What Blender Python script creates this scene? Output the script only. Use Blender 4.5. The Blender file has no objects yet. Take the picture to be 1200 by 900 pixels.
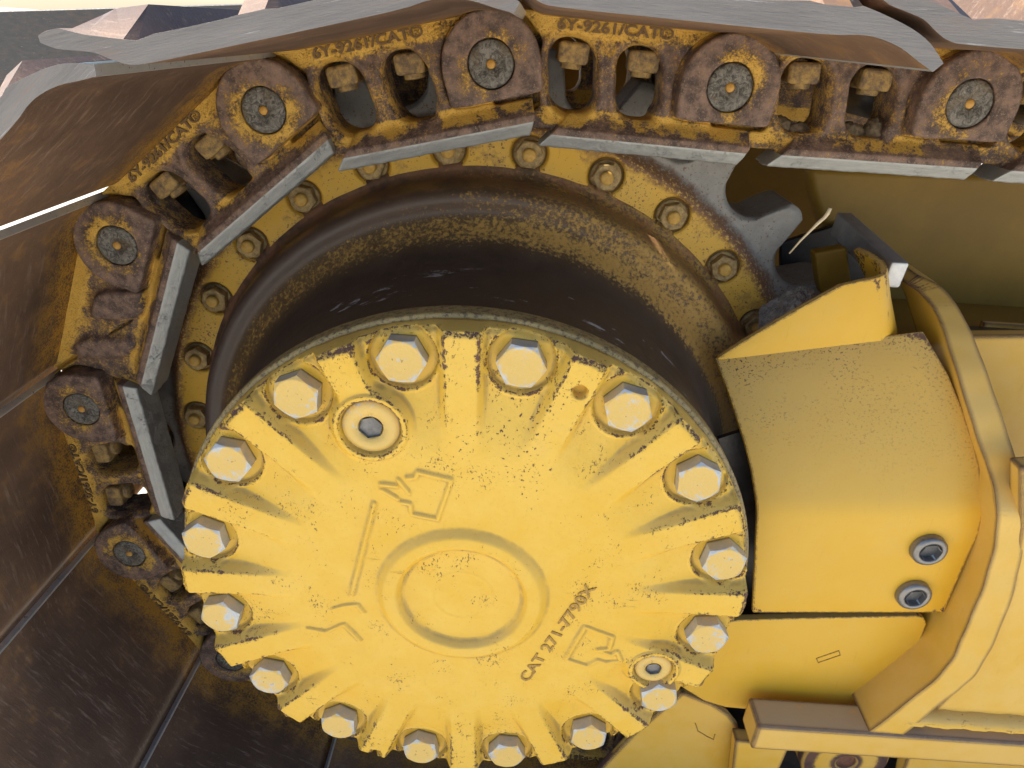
import bpy, math, random
import numpy as np
from mathutils import Matrix, Vector

random.seed(7); rng = np.random.default_rng(7)
sc = bpy.context.scene
C = sc.collection

# ------------------------------------------------------------------ camera
FPX = 810.685                                  # focal length in pixels of a 1200 x 900 frame
CAM = np.array([0.03508, -0.51028, 0.49995])
ROT = (1.09342097, -0.05935923, 0.03058648)
cd = bpy.data.cameras.new('camera'); cam = bpy.data.objects.new('camera', cd); C.objects.link(cam)
cam.location = CAM; cam.rotation_euler = ROT
cd.sensor_fit = 'HORIZONTAL'; cd.sensor_width = 36; cd.lens = FPX / 1200 * 36
cd.clip_start = 0.01; cd.clip_end = 500
sc.camera = cam
# ------------------------------------------------------------------ world, sun, exposure
SUN_EL, SUN_AZ = 50.0, 282.0                  # sun high on the left, behind the track: this side lies in open shade
w = bpy.data.worlds.new('World'); sc.world = w; w.use_nodes = True
nt = w.node_tree; sky = nt.nodes.new('ShaderNodeTexSky'); sky.sky_type = 'NISHITA'; sky.sun_disc = False
sky.sun_elevation = math.radians(SUN_EL); sky.sun_rotation = math.radians(SUN_AZ)
sky.air_density = 1.0; sky.dust_density = 1.0; sky.ozone_density = 1.0
bg = nt.nodes['Background']; bg.inputs['Strength'].default_value = 0.10
nt.links.new(sky.outputs[0], bg.inputs['Color'])
sl = bpy.data.lights.new('sun', 'SUN'); sl.energy = 4.5; sl.angle = math.radians(0.6); sl.color = (1, 0.93, 0.82)
sun = bpy.data.objects.new('sun', sl); C.objects.link(sun)
az, el = math.radians(SUN_AZ), math.radians(SUN_EL)
sdir = Vector((math.sin(az)*math.cos(el), math.cos(az)*math.cos(el), math.sin(el)))
sun.rotation_euler = sdir.to_track_quat('Z', 'Y').to_euler()
sc.render.engine = 'CYCLES'
vs = sc.view_settings; vs.view_transform = 'Standard'; vs.look = 'None'; vs.exposure = 1.3; vs.gamma = 1.0
vs.use_curve_mapping = False

RM = np.array(cam.rotation_euler.to_matrix())
def at(px, py, y):
    """Place in the scene, at depth y, of a spot measured in the photograph (1200 x 900)."""
    d = RM @ np.array([(px-600)/FPX, (450-py)/FPX, -1.0])
    return CAM + d*((y-CAM[1])/d[1])

# ================================================================== materials
class NB:
    def __init__(s, name):
        s.m = bpy.data.materials.new(name); s.m.use_nodes = True
        s.t = s.m.node_tree; s.b = s.t.nodes['Principled BSDF']; s._v = None
    def n(s, typ, **k):
        x = s.t.nodes.new('ShaderNode'+typ)
        for a, b in k.items(): setattr(x, a, b)
        return x
    def set(s, sock, v):
        if hasattr(v, 'links'): s.t.links.new(v, sock)
        elif isinstance(v, (tuple, list)) and len(v) == 3 and sock.type == 'RGBA': sock.default_value = (*v, 1)
        else: sock.default_value = v
    def vec(s):
        if s._v is None:
            tc = s.n('TexCoord'); oi = s.n('ObjectInfo')
            mm = s.n('VectorMath', operation='MULTIPLY_ADD')
            s.t.links.new(oi.outputs['Random'], mm.inputs[0]); mm.inputs[1].default_value = (7.3, 3.1, 5.7)
            s.t.links.new(tc.outputs['Object'], mm.inputs[2]); s._v = mm.outputs[0]; s._o = tc.outputs['Object']
        return s._v
    def obj(s): s.vec(); return s._o
    def sep(s, v):
        x = s.n('SeparateXYZ'); s.t.links.new(v, x.inputs[0]); return x.outputs
    def scale(s, v, k):
        x = s.n('VectorMath', operation='MULTIPLY'); s.set(x.inputs[0], v); x.inputs[1].default_value = k; return x.outputs[0]
    def noise(s, sc_, det=5, rough=.6, v=None, dist=0):
        x = s.n('TexNoise'); s.set(x.inputs['Vector'], v if v is not None else s.vec())
        x.inputs['Scale'].default_value = sc_; x.inputs['Detail'].default_value = det
        x.inputs['Roughness'].default_value = rough; x.inputs['Distortion'].default_value = dist
        return x.outputs['Fac']
    def vor(s, sc_, v=None):
        x = s.n('TexVoronoi'); s.set(x.inputs['Vector'], v if v is not None else s.vec()); x.inputs['Scale'].default_value = sc_
        return x.outputs['Distance']
    def mth(s, op, a, b=0.0, c=0.0, clamp=False):
        x = s.n('Math', operation=op, use_clamp=clamp); s.set(x.inputs[0], a); s.set(x.inputs[1], b)
        if len(x.inputs) > 2: s.set(x.inputs[2], c)
        return x.outputs[0]
    def step(s, f, a, b):
        x = s.n('MapRange', interpolation_type='SMOOTHSTEP'); s.set(x.inputs[0], f)
        s.set(x.inputs[1], a); s.set(x.inputs[2], b); return x.outputs[0]
    def lerp(s, f, a, b):
        x = s.n('Mix', data_type='RGBA'); s.set(x.inputs[0], f); s.set(x.inputs[6], a); s.set(x.inputs[7], b); return x.outputs[2]
    def lerpf(s, f, a, b):
        x = s.n('Mix'); s.set(x.inputs[0], f); s.set(x.inputs[2], a); s.set(x.inputs[3], b); return x.outputs[0]
    def edge(s, r=.003, lo=.004, hi=.032):
        bv = s.n('Bevel', samples=3); bv.inputs['Radius'].default_value = r
        g = s.n('NewGeometry'); d = s.n('VectorMath', operation='DOT_PRODUCT')
        s.t.links.new(bv.outputs[0], d.inputs[0]); s.t.links.new(g.outputs['True Normal'], d.inputs[1])
        return s.step(s.mth('SUBTRACT', 1.0, d.outputs['Value']), lo, hi)
    def up(s):
        g = s.n('NewGeometry'); return s.sep(g.outputs['Normal'])[2]
    def bump(s, h, st=.3, dist=.001):
        x = s.n('Bump'); x.inputs['Strength'].default_value = st; x.inputs['Distance'].default_value = dist
        s.set(x.inputs['Height'], h); s.t.links.new(x.outputs[0], s.b.inputs['Normal'])
    def out(s, col, rough, metal=0.0, spec=.5):
        s.set(s.b.inputs['Base Color'], col); s.set(s.b.inputs['Roughness'], rough); s.set(s.b.inputs['Metallic'], metal)
        s.b.inputs['Specular IOR Level'].default_value = spec
        return s.m

YEL = (.75, .437, .030); YEL2 = (.78, .49, .068); BRN = (.085, .045, .040); DUST_SHADE = (.45, .345, .185)

def mat_paint(name, chip=.5, edgew=1.0, dust_shade=.0, speck=0.0, y1=YEL, y2=YEL2, edge_r=.003, bump=.25, attr=None, top_col=DUST_SHADE):
    b = NB(name)
    big = b.noise(7, 4); mid = b.noise(45, 5); fine = b.noise(260, 4, .65); gr = b.noise(900, 2)
    col = b.lerp(b.step(b.mth('ADD', big, b.mth('MULTIPLY', mid, .6)), .55, 1.0), y1, y2)
    # faint vertical and random scuffs
    sc1 = b.noise(60, 4, .7, b.scale(b.vec(), (3.0, 1, .5)))
    col = b.lerp(b.mth('MULTIPLY', b.step(sc1, .6, .75), .25), col, (.52, .29, .04))
    # pale grime film
    col = b.lerp(b.mth('MULTIPLY', b.step(b.noise(18, 6, .7), .5, .8), .22), col, (.66, .46, .15))
    col = b.lerp(b.mth('MULTIPLY', b.step(b.noise(300, 4, .8), .56, .70), .28*min(1, chip*1.6)), col, (.50, .27, .03))
    if dust_shade:
        dm = b.mth('MULTIPLY', b.step(b.up(), .12, .70), b.step(mid, .05, .40))  # settled dust on up-facing faces, also carrying their duller sky-lit tone
        dm = b.mth('MULTIPLY', dm, dust_shade); col = b.lerp(dm, col, top_col)
    # chips
    th = b.mth('SUBTRACT', .80, b.mth('MULTIPLY', b.step(big, .42, .72), .22*chip))
    cm = b.step(fine, th, b.mth('ADD', th, .03))
    if chip <= 0: cm = b.mth('MULTIPLY', cm, 0.0)
    elif chip > .5:      # small nicks and rubbed scratches spread over the whole face
        nk = b.noise(520, 3, .7, b.scale(b.vec(), (1, 1, .55)), .6); area = b.noise(26, 4, .65)
        t2 = b.mth('SUBTRACT', .735, b.mth('MULTIPLY', b.step(area, .42, .68), .17)); cm = b.mth('MAXIMUM', cm, b.mth('MULTIPLY', b.step(nk, t2, b.mth('ADD', t2, .03)), .8))
        s3 = b.noise(75, 5, .75, b.scale(b.vec(), (.28, 1, 2.2)), 1.2); cm = b.mth('MAXIMUM', cm, b.mth('MULTIPLY', b.mth('MULTIPLY', b.step(s3, .665, .68), b.step(area, .46, .58)), .7))
    if attr:
        an_ = b.n('Attribute'); an_.attribute_name = attr; e = an_.outputs['Fac']
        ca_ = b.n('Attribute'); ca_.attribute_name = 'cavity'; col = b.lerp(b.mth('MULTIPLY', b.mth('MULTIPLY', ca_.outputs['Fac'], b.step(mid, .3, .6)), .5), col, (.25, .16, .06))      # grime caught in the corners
    else: e = b.edge(edge_r)
    em = b.mth('ADD', b.mth('ADD', b.mth('MULTIPLY', b.noise(210, 6, .82), .9), b.mth('MULTIPLY', mid, .30)), b.mth('MULTIPLY', e, .42))
    em = b.mth('MULTIPLY', b.step(em, 1.06-.10*edgew, 1.10-.10*edgew), b.step(e, .05, .2))
    if edgew <= 0: em = b.mth('MULTIPLY', em, 0.0)
    m = b.mth('MAXIMUM', cm, em)
    if speck:
        sp = b.step(b.noise(330, 3, .7, b.scale(b.vec(), (1, 1, 1.3))), .70-.1*speck, .74-.1*speck)
        sp = b.mth('MULTIPLY', b.mth('MULTIPLY', sp, b.step(b.up(), .3, .7)), b.step(b.noise(14, 4, .6), .36, .58)); m = b.mth('MAXIMUM', m, sp)
    col = b.lerp(m, col, b.lerp(b.step(mid, .4, .6), BRN, (.14, .07, .045)))
    b.bump(b.mth('SUBTRACT', b.mth('ADD', b.mth('ADD', b.mth('MULTIPLY', mid, .5), b.mth('MULTIPLY', gr, .15)), b.mth('MULTIPLY', fine, .40*min(1, chip))), b.mth('MULTIPLY', m, .5)), bump, .0012)
    return b.out(col, b.lerpf(m, b.lerpf(mid, .38, .6), .8))

def mat_link():
    b = NB('rusted_link_paint')
    o = b.sep(b.obj()); big = b.noise(14, 4); mid = b.noise(70, 6, .7); fine = b.noise(420, 6, .78)
    x, y, z = o[0], o[1], o[2]
    deep = b.step(y, .008, .022)                    # rubbed bare on the proud boss, paint kept in the recessed web
    top = b.step(z, .024, .034)
    amt = b.mth('ADD', b.mth('MULTIPLY', deep, .085), b.mth('MULTIPLY', b.mth('MULTIPLY', top, deep), .20))
    # ledge above the rail keeps paint
    led = b.mth('MULTIPLY', b.mth('MULTIPLY', b.step(z, -.049, -.045), b.step(z, -.030, -.033)), b.step(b.noise(25, 3), .4, .6))
    amt = b.mth('ADD', amt, b.mth('MULTIPLY', led, .17))
    ring = b.step(b.mth('SQRT', b.mth('ADD', b.mth('POWER', b.mth('SUBTRACT', x, .2159), 2), b.mth('POWER', z, 2))), .040, .024)
    amt = b.mth('ADD', amt, b.mth('MULTIPLY', b.mth('MULTIPLY', ring, b.step(big, .35, .6)), .11))
    nz = b.mth('ADD', b.mth('MULTIPLY', fine, .55), b.mth('ADD', b.mth('MULTIPLY', mid, .35), b.mth('MULTIPLY', big, .25)))
    pm = b.mth('MULTIPLY', b.step(b.mth('ADD', nz, amt), .635, .725), b.step(b.noise(900, 3, .8), .30, .48))
    paint = b.lerp(mid, (.58, .30, .025), (.70, .43, .085))
    rust = b.lerp(b.step(mid, .35, .65), (.060, .037, .030), (.235, .145, .105))
    rust = b.lerp(b.step(fine, .53, .66), rust, (.30, .19, .115)); rust = b.lerp(b.mth('MULTIPLY', b.step(b.noise(700, 3, .8), .60, .70), .6), rust, (.46, .38, .30))
    sc_ = b.step(b.noise(130, 5, .75, b.scale(b.vec(), (1, .4, 2.5)), 1.5), .66, .70)
    rust = b.lerp(b.mth('MULTIPLY', sc_, .45), rust, (.42, .36, .31))
    col = b.lerp(pm, rust, paint)
    # rail: running strip polished by the rollers
    pol = b.mth('MULTIPLY', b.step(z, -.0545, -.0552), b.step(b.noise(90, 4, .6, b.scale(b.vec(), (.2, 1, 1))), .15, .3))
    col = b.lerp(pol, col, b.lerp(mid, b.lerp(b.noise(380, 4, .7, b.scale(b.vec(), (.06, 1, 1))), (.20, .205, .20), (.58, .59, .57)), (.30, .305, .30)))
    b.bump(b.mth('ADD', b.mth('MULTIPLY', nz, .8), b.mth('MULTIPLY', pm, .3)), b.lerpf(pol, .7, .1) if False else .85, .0016)
    return b.out(col, b.lerpf(pol, b.lerpf(fine, .5, .85), .42), b.mth('MULTIPLY', pol, .55))

def mat_steel(name, c1, c2, rough=.45, metal=.7, stretch=(1, 1, 1), scr=.4, rusty=0.0, bump=.3):
    b = NB(name); mid = b.noise(60, 6, .7, b.scale(b.vec(), stretch)); fine = b.noise(300, 5, .7, b.scale(b.vec(), stretch)); big = b.noise(12, 4)
    col = b.lerp(mid, c1, c2)
    s2 = b.step(b.noise(120, 6, .8, b.scale(b.vec(), (stretch[0]*.5, stretch[1], stretch[2]))), .60, .68)
    col = b.lerp(b.mth('MULTIPLY', s2, scr), col, (.62, .58, .55))
    if rusty: col = b.lerp(b.mth('MULTIPLY', b.step(b.mth('ADD', mid, b.mth('MULTIPLY', big, .6)), .8, 1.0), rusty), col, (.20, .10, .05))
    b.bump(b.mth('ADD', mid, fine), bump, .0008)
    return b.out(col, b.lerpf(fine, rough-.12, rough+.2), metal)

def mat_shoe():
    b = NB('rusty_shoe_plate'); st = b.scale(b.vec(), (.35, 1.3, 1.0))
    lines = b.noise(150, 6, .75, b.scale(st, (.5, 1, 1))); big = b.noise(5, 5, .6); mid = b.noise(40, 6, .7); fine = b.noise(420, 4, .75)
    col = b.lerp(b.step(big, .35, .65), (.082, .048, .034), (.190, .112, .070))
    col = b.lerp(b.mth('MULTIPLY', b.step(fine, .55, .75), .6), col, (.19, .11, .055))
    col = b.lerp(b.mth('MULTIPLY', b.step(b.mth('ADD', mid, b.mth('MULTIPLY', big, .7)), .9, 1.1), .45), col, (.33, .17, .05))
    col = b.lerp(b.mth('MULTIPLY', b.step(lines, .52, .70), .55), col, (.34, .24, .18))
    l2 = b.noise(330, 4, .75, b.scale(b.vec(), (.08, 1.5, 1.0))); col = b.lerp(b.mth('MULTIPLY', b.step(l2, .62, .70), b.mth('MULTIPLY', b.step(big, .3, .55), .25)), col, (.42, .33, .27))
    # old paint kept beside the link seat
    y = b.sep(b.obj())[1]
    seat = b.step(b.mth('ADD', y, b.mth('MULTIPLY', b.mth('SUBTRACT', mid, .5), .06)), -.055, .01)
    col = b.lerp(b.mth('MULTIPLY', seat, b.step(b.mth('ADD', fine, b.mth('MULTIPLY', mid, .5)), .62, .85)), col, (.45, .23, .03))
    b.bump(b.mth('ADD', b.mth('MULTIPLY', lines, 1.0), b.mth('MULTIPLY', fine, .5)), .5, .0012)
    return b.out(col, b.lerpf(lines, .42, .75), .15)

def mat_hub():
    b = NB('greasy_hub_casting'); o = b.sep(b.obj()); x, y, z = o
    r = b.mth('SQRT', b.mth('ADD', b.mth('POWER', x, 2), b.mth('POWER', z, 2)))
    big = b.noise(6, 4); mid = b.noise(38, 5, .65); fine = b.noise(240, 5, .7)
    dark = b.lerp(mid, (.026, .017, .013), (.090, .058, .042)); dark = b.lerp(b.mth('MULTIPLY', b.step(r, .318, .33), .7), dark, b.lerp(mid, (.055, .036, .033), (.13, .085, .070)))
    paint = b.lerp(fine, (.34, .17, .03), (.52, .33, .09))
    # paint kept in the fillet, flaking out over the ring
    fil = b.mth('MULTIPLY', b.step(r, .2905, .308), b.step(r, .336, .312))
    fil = b.mth('MAXIMUM', fil, b.mth('MULTIPLY', b.mth('MULTIPLY', b.step(r, .30, .32), b.step(x, -.35, .22)), .85))
    side = b.step(x, -.30, .25)
    amt = b.mth('MULTIPLY', fil, b.lerpf(side, .17, .30))
    pm = b.step(b.mth('ADD', b.mth('ADD', b.mth('MULTIPLY', fine, .75), b.mth('MULTIPLY', mid, .22)), amt), .63, .77)
    pm = b.mth('MULTIPLY', pm, b.step(y, .10, .14))
    col = b.lerp(pm, dark, paint)
    sm = b.mth('MULTIPLY', fil, .28); col = b.lerp(b.mth('MULTIPLY', sm, b.step(y, .10, .14)), col, (.27, .155, .035))
    # pale streaks round the barrel, painted reflections on the grease
    an = b.mth('ARCTAN2', z, x); cv = b.n('CombineXYZ'); b.set(cv.inputs[0], b.mth('MULTIPLY', an, .13)); b.set(cv.inputs[1], y); b.set(cv.inputs[2], r)
    stn = b.noise(48, 5, .72, cv.outputs[0])
    strk = b.mth('MULTIPLY', b.step(stn, .615, .67), b.step(y, .17, .12)); col = b.lerp(b.mth('MULTIPLY', strk, .85), col, (.42, .43, .46))
    # edge of the flange ring shows bare rust
    rr = b.mth('MULTIPLY', b.step(r, .345, .349), b.step(mid, .4, .6)); col = b.lerp(b.mth('MULTIPLY', rr, .7), col, (.26, .12, .06))
    # joint band right behind the cover: dusty old paint
    band = b.step(y, .056, .052); col = b.lerp(band, col, b.lerp(b.step(fine, .45, .65), (.34, .25, .10), (.10, .07, .04)))
    b.bump(b.mth('ADD', b.mth('MULTIPLY', fine, .5), b.mth('ADD', b.mth('MULTIPLY', mid, .5), b.mth('MULTIPLY', pm, .5))), .5, .0015)
    return b.out(col, b.lerpf(pm, b.lerpf(mid, .34, .62), .7))

def mat_sprocket():
    b = NB('sprocket_iron'); o = b.sep(b.obj()); x, y, z = o
    r = b.mth('SQRT', b.mth('ADD', b.mth('POWER', x, 2), b.mth('POWER', z, 2)))
    big = b.noise(10, 4); mid = b.noise(55, 6, .7); fine = b.noise(300, 5, .7)
    paint = b.lerp(b.step(big, .3, .7), (.72, .40, .035), (.66, .40, .07))
    iron = b.lerp(mid, (.16, .145, .13), (.38, .36, .33)); iron = b.lerp(b.step(fine, .6, .7), iron, (.52, .49, .45))
    rust = b.lerp(fine, (.09, .045, .032), (.24, .115, .05))
    nz = b.mth('MULTIPLY', b.mth('SUBTRACT', mid, .5), .022)
    col = b.lerp(b.step(b.mth('ADD', r, nz), .402, .413), paint, iron)
    rim = b.mth('MULTIPLY', b.step(b.mth('ADD', r, nz), .392, .404), b.step(b.mth('ADD', r, nz), .422, .410)); col = b.lerp(b.mth('MULTIPLY', rim, b.step(fine, .36, .5)), col, rust)
    stn_ = b.mth('MULTIPLY', b.step(b.mth('ADD', b.noise(30, 5, .7), b.mth('MULTIPLY', fine, .3)), .68, .84), .55); col = b.lerp(b.mth('MULTIPLY', stn_, b.step(r, .412, .405)), col, (.26, .14, .045))
    chips = b.step(b.mth('ADD', fine, b.mth('MULTIPLY', big, .35)), .765, .81); col = b.lerp(chips, col, rust)
    rec = b.mth('MULTIPLY', b.step(y, .2785, .2802), b.step(r, .408, .404)); col = b.lerp(b.mth('MULTIPLY', rec, .75), col, (.06, .035, .025))  # spot-faces round the nuts painted dark for their shade
    inn = b.step(r, .362, .352); col = b.lerp(b.mth('MULTIPLY', inn, b.step(mid, .35, .55)), col, (.10, .05, .03))
    b.bump(b.mth('ADD', mid, b.mth('MULTIPLY', fine, .5)), .5, .0012)
    return b.out(col, b.lerpf(fine, .45, .75), b.mth('MULTIPLY', b.step(r, .41, .42), .35))

def mat_bolt(name='worn_bolt', paint=.5, half=.0186, foot_y=(-.0035, -.0008)):
    b = NB(name); o = b.sep(b.obj()); mid = b.noise(120, 5, .7); fine = b.noise(520, 5, .8); big = b.noise(35, 3)
    rad = b.mth('DIVIDE', b.mth('SQRT', b.mth('ADD', b.mth('POWER', o[0], 2), b.mth('POWER', o[2], 2))), half)
    g = b.n('NewGeometry'); ny = b.mth('MULTIPLY', b.sep(g.outputs['Normal'])[1], -1.0)
    steel = b.lerp(mid, (.36, .39, .42), (.60, .63, .65)); steel = b.lerp(b.mth('MULTIPLY', b.step(fine, .58, .7), .5), steel, (.16, .12, .08))
    q = b.mth('ADD', b.mth('ADD', b.mth('MULTIPLY', mid, .45), b.mth('MULTIPLY', fine, .35)), b.mth('MULTIPLY', big, .45))
    q = b.mth('SUBTRACT', q, b.mth('MULTIPLY', b.step(rad, .78, 1.1), .11))
    pm = b.mth('MULTIPLY', b.step(q, .565-.12*paint, .66-.12*paint), b.step(ny, .35, .8))
    sides = b.mth('MULTIPLY', b.step(ny, .5, .2), b.step(b.mth('ADD', mid, b.mth('MULTIPLY', big, .6)), .75, .95)); pm = b.mth('MAXIMUM', pm, b.mth('MULTIPLY', sides, .35))
    col = b.lerp(pm, steel, b.lerp(fine, (.68, .42, .07), (.74, .53, .19)))
    # stamped grade marks and rust in the seam at the foot
    mk = b.step(b.noise(260, 2, .5), .66, .68); col = b.lerp(b.mth('MULTIPLY', b.mth('MULTIPLY', mk, b.step(rad, .6, .4)), .6), col, (.22, .15, .07))
    foot = b.step(o[1], *foot_y); col = b.lerp(b.mth('MULTIPLY', foot, .7), col, (.10, .06, .035))
    b.bump(b.mth('ADD', mid, fine), .5, .0008)
    return b.out(col, b.lerpf(pm, .33, .5), b.lerpf(pm, .35, 0.0))

def mat_plain(name, c1, c2, rough=.6, metal=0.0, sc_=60, bump=.3):
    b = NB(name); m = b.noise(sc_, 6, .7); f = b.noise(sc_*6, 4)
    b.bump(b.mth('ADD', m, f), bump, .001)
    return b.out(b.lerp(b.step(m, .3, .7), c1, c2), rough, metal)

M = {}
M['cover'] = mat_paint('cover_yellow_paint', chip=.95, edgew=1.15, dust_shade=.30, attr='wear', bump=.65)
M['guard'] = mat_paint('guard_yellow_paint', chip=.40, edgew=.9, dust_shade=.48, speck=1.25, y1=(.76, .425, .026), y2=(.78, .455, .045), bump=.12)
M['gusset'] = mat_paint('gusset_yellow_paint', chip=.30, edgew=.7, dust_shade=.5, y1=(.76, .425, .026), y2=(.78, .455, .045), bump=.1)
M['frame'] = mat_paint('frame_yellow_paint', chip=.45, edgew=2.7, dust_shade=.35, y1=(.74, .42, .04), y2=(.77, .475, .10), edge_r=.007)
M['ledge'] = mat_paint('ledge_sky_shade_paint', chip=.45, edgew=2.7, dust_shade=.6, y1=(.74, .42, .05), y2=(.77, .475, .11), edge_r=.007, top_col=(.30, .32, .34))  # blue-grey up-facing colour paints the skylit shade on the ledge top
M['backwall'] = mat_plain('shaded_frame_paint', (.19, .104, .005), (.25, .14, .008), .6, 0, 5, .1)  # frame yellow darkened in colour for the shade under the top run
M['link'] = mat_link()
def mat_pin():
    b = NB('pin_end_steel'); m1 = b.noise(160, 6, .75, None, 1.5); m2 = b.noise(420, 5, .8); m3 = b.noise(45, 3)
    col = b.lerp(b.step(m1, .38, .62), (.050, .045, .038), (.22, .20, .170)); col = b.lerp(b.mth('MULTIPLY', b.step(m2, .58, .66), .7), col, (.46, .44, .39))
    col = b.lerp(b.mth('MULTIPLY', b.step(m3, .52, .66), .45), col, (.15, .10, .05)); b.bump(b.mth('ADD', m1, m2), .7, .0012)
    return b.out(col, .55, .2)
M['pin'] = mat_pin()
M['plug'] = mat_plain('pin_plug_orange', (.45, .22, .03), (.55, .30, .07), .6)
M['nut'] = mat_plain('rusty_square_nut', (.11, .075, .055), (.44, .28, .085), .7, .1, 130, .9)
M['shoe'] = mat_shoe()
M['shoe_edge'] = mat_steel('worn_shoe_edge', (.12, .108, .10), (.33, .30, .275), .5, .3, (.25, 1, 3.2), .75, .3, .6)
M['polished'] = mat_steel('rubbed_bright_edge', (.50, .52, .54), (.72, .74, .76), .28, .7, (.3, 1, 1), .2)
M['hub'] = mat_hub(); M['sprocket'] = mat_sprocket()
M['bolt'] = mat_bolt(); M['lplug'] = mat_bolt('level_plug', .75, .027, (.0022, .004)); M['bolt_bare'] = mat_steel('socket_screw_steel', (.16, .155, .15), (.34, .33, .32), .3, .7, scr=.35)
M['socket'] = mat_plain('socket_dark', (.13, .125, .12), (.26, .25, .24), .5, .4)
M['snut'] = mat_plain('sprocket_nut_iron', (.20, .13, .06), (.48, .33, .13), .55, .25, 170, .5)
M['stud'] = mat_plain('stud_tip_paint', (.50, .27, .04), (.62, .38, .10), .6, 0, 200)
M['letters'] = mat_plain('cast_letter_grime', (.10, .055, .03), (.19, .11, .035), .75, 0, 300)
M['cletters'] = mat_plain('cover_letter_grime', (.22, .12, .035), (.52, .30, .05), .6, 0, 400)
M['bar'] = mat_steel('guide_bar_steel', (.20, .19, .19), (.42, .42, .43), .5, .4, scr=.5)
M['barcut'] = mat_plain('bar_cut_end', (.62, .62, .62), (.74, .74, .73), .45, .2, 120)
M['dirt'] = mat_plain('packed_dirt', (.20, .17, .145), (.46, .41, .36), .95, 0, 90, .8)
M['dirt2'] = mat_plain('brown_packed_dirt', (.10, .072, .045), (.24, .18, .11), .95, 0, 220, 1.0)
M['black'] = mat_plain('oily_shade_black', (.012, .011, .012), (.035, .030, .030), .4, 0, 40)  # oily metal, also the black painted where gaps and recesses lie in shade
M['straw'] = mat_plain('dry_straw', (.60, .47, .28), (.72, .60, .40), .8)
M['ground'] = mat_plain('pale_gravel_ground', (.50, .465, .395), (.62, .58, .50), .9, 0, 9, .6)
M['plate'] = mat_steel('scratched_dark_plate', (.060, .058, .058), (.13, .125, .12), .5, .4, (1, 1, 3), .45, .2)

# ================================================================== mesh helpers
def link_obj(name, me, mat, parent=None, loc=None, smooth=True):
    if mat is not None and len(me.materials) == 0: me.materials.append(mat)
    o = bpy.data.objects.new(name, me); C.objects.link(o)
    if parent is not None: o.parent = parent
    if loc is not None: o.location = loc
    return o
def mesh_np(name, V, F, smooth=True):
    V = np.asarray(V, np.float32); F = np.asarray(F, np.int32)
    me = bpy.data.meshes.new(name); n = F.shape[1]
    me.vertices.add(len(V)); me.vertices.foreach_set('co', V.ravel())
    me.loops.add(F.size); me.loops.foreach_set('vertex_index', F.ravel())
    me.polygons.add(len(F)); me.polygons.foreach_set('loop_start', np.arange(0, F.size, n, dtype=np.int32))
    me.polygons.foreach_set('loop_total', np.full(len(F), n, np.int32))
    me.polygons.foreach_set('use_smooth', np.full(len(F), smooth)); me.update(calc_edges=True); me.validate()
    return me
def mesh_py(name, V, F, smooth=False):
    me = bpy.data.meshes.new(name); me.from_pydata([tuple(map(float, v)) for v in V], [], F); me.update()
    if smooth: me.polygons.foreach_set('use_smooth', [True]*len(me.polygons))
    return me
def bevel(o, w, seg=2, ang=35):
    m = o.modifiers.new('bevel', 'BEVEL'); m.width = w; m.segments = seg; m.limit_method = 'ANGLE'; m.angle_limit = math.radians(ang)
    m.harden_normals = False
    o.data.polygons.foreach_set('use_smooth', [True]*len(o.data.polygons))
    wn = o.modifiers.new('wn', 'WEIGHTED_NORMAL'); wn.keep_sharp = True
    return o
def prism(front, back):
    """closed prism from two equal outlines (lists of 3-D points)"""
    n = len(front); V = list(front)+list(back)
    F = [tuple(range(n)), tuple(range(2*n-1, n-1, -1))]+[(i, i+n, (i+1) % n+n, (i+1) % n) for i in range(n)]
    return V, F
def fixn(me):
    import bmesh
    bm = bmesh.new(); bm.from_mesh(me); bmesh.ops.recalc_face_normals(bm, faces=bm.faces); bm.to_mesh(me); bm.free(); return me
def plate_px(name, pts, y, th, mat, parent=None, bev=.002, shift=None):
    """flat plate: outline measured in the photograph on the plane y, real thickness th behind it"""
    fr = [at(a, b, y) for a, b in pts]; bk = [p+np.array([0, th, 0]) for p in fr]
    V, F = prism(fr, bk); me = fixn(mesh_py(name, V, F)); o = link_obj(name, me, mat, parent)
    if bev: bevel(o, bev)
    return o
def box(name, a, b, mat, parent=None, bev=.002):
    x0, y0, z0 = a; x1, y1, z1 = b
    V, F = prism([(x0, y0, z0), (x1, y0, z0), (x1, y0, z1), (x0, y0, z1)], [(x0, y1, z0), (x1, y1, z0), (x1, y1, z1), (x0, y1, z1)])
    o = link_obj(name, fixn(mesh_py(name, V, F)), mat, parent)
    if bev: bevel(o, bev)
    return o
def lathe(name, prof, n=96, closed=False):
    """prof: list of (r, y), axis along Y; end points of r=0 become fans"""
    pr = np.array(prof, float); a = np.linspace(0, 2*np.pi, n, endpoint=False)
    V = np.stack([pr[:, None, 0]*np.cos(a), np.repeat(pr[:, 1][:, None], n, 1), pr[:, None, 0]*np.sin(a)], -1).reshape(-1, 3)
    i, j = np.meshgrid(np.arange(len(pr)-1), np.arange(n), indexing='ij'); j2 = (j+1) % n
    F = np.stack([i*n+j, i*n+j2, (i+1)*n+j2, (i+1)*n+j], -1).reshape(-1, 4)
    me = mesh_np(name, V, F); return fixn(me)
def smooth_prof(pts, step=.002):
    out = []
    for (a, b), (c, d) in zip(pts[:-1], pts[1:]):
        k = max(1, int(math.hypot(c-a, d-b)/step))
        out += [(a+(c-a)*t/k, b+(d-b)*t/k) for t in range(k)]
    return out+[pts[-1]]
def tag(o, label=None, cat=None, group=None, kind=None):
    for k, v in (('label', label), ('category', cat), ('group', group), ('kind', kind)):
        if v: o[k] = v
    return o
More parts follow.
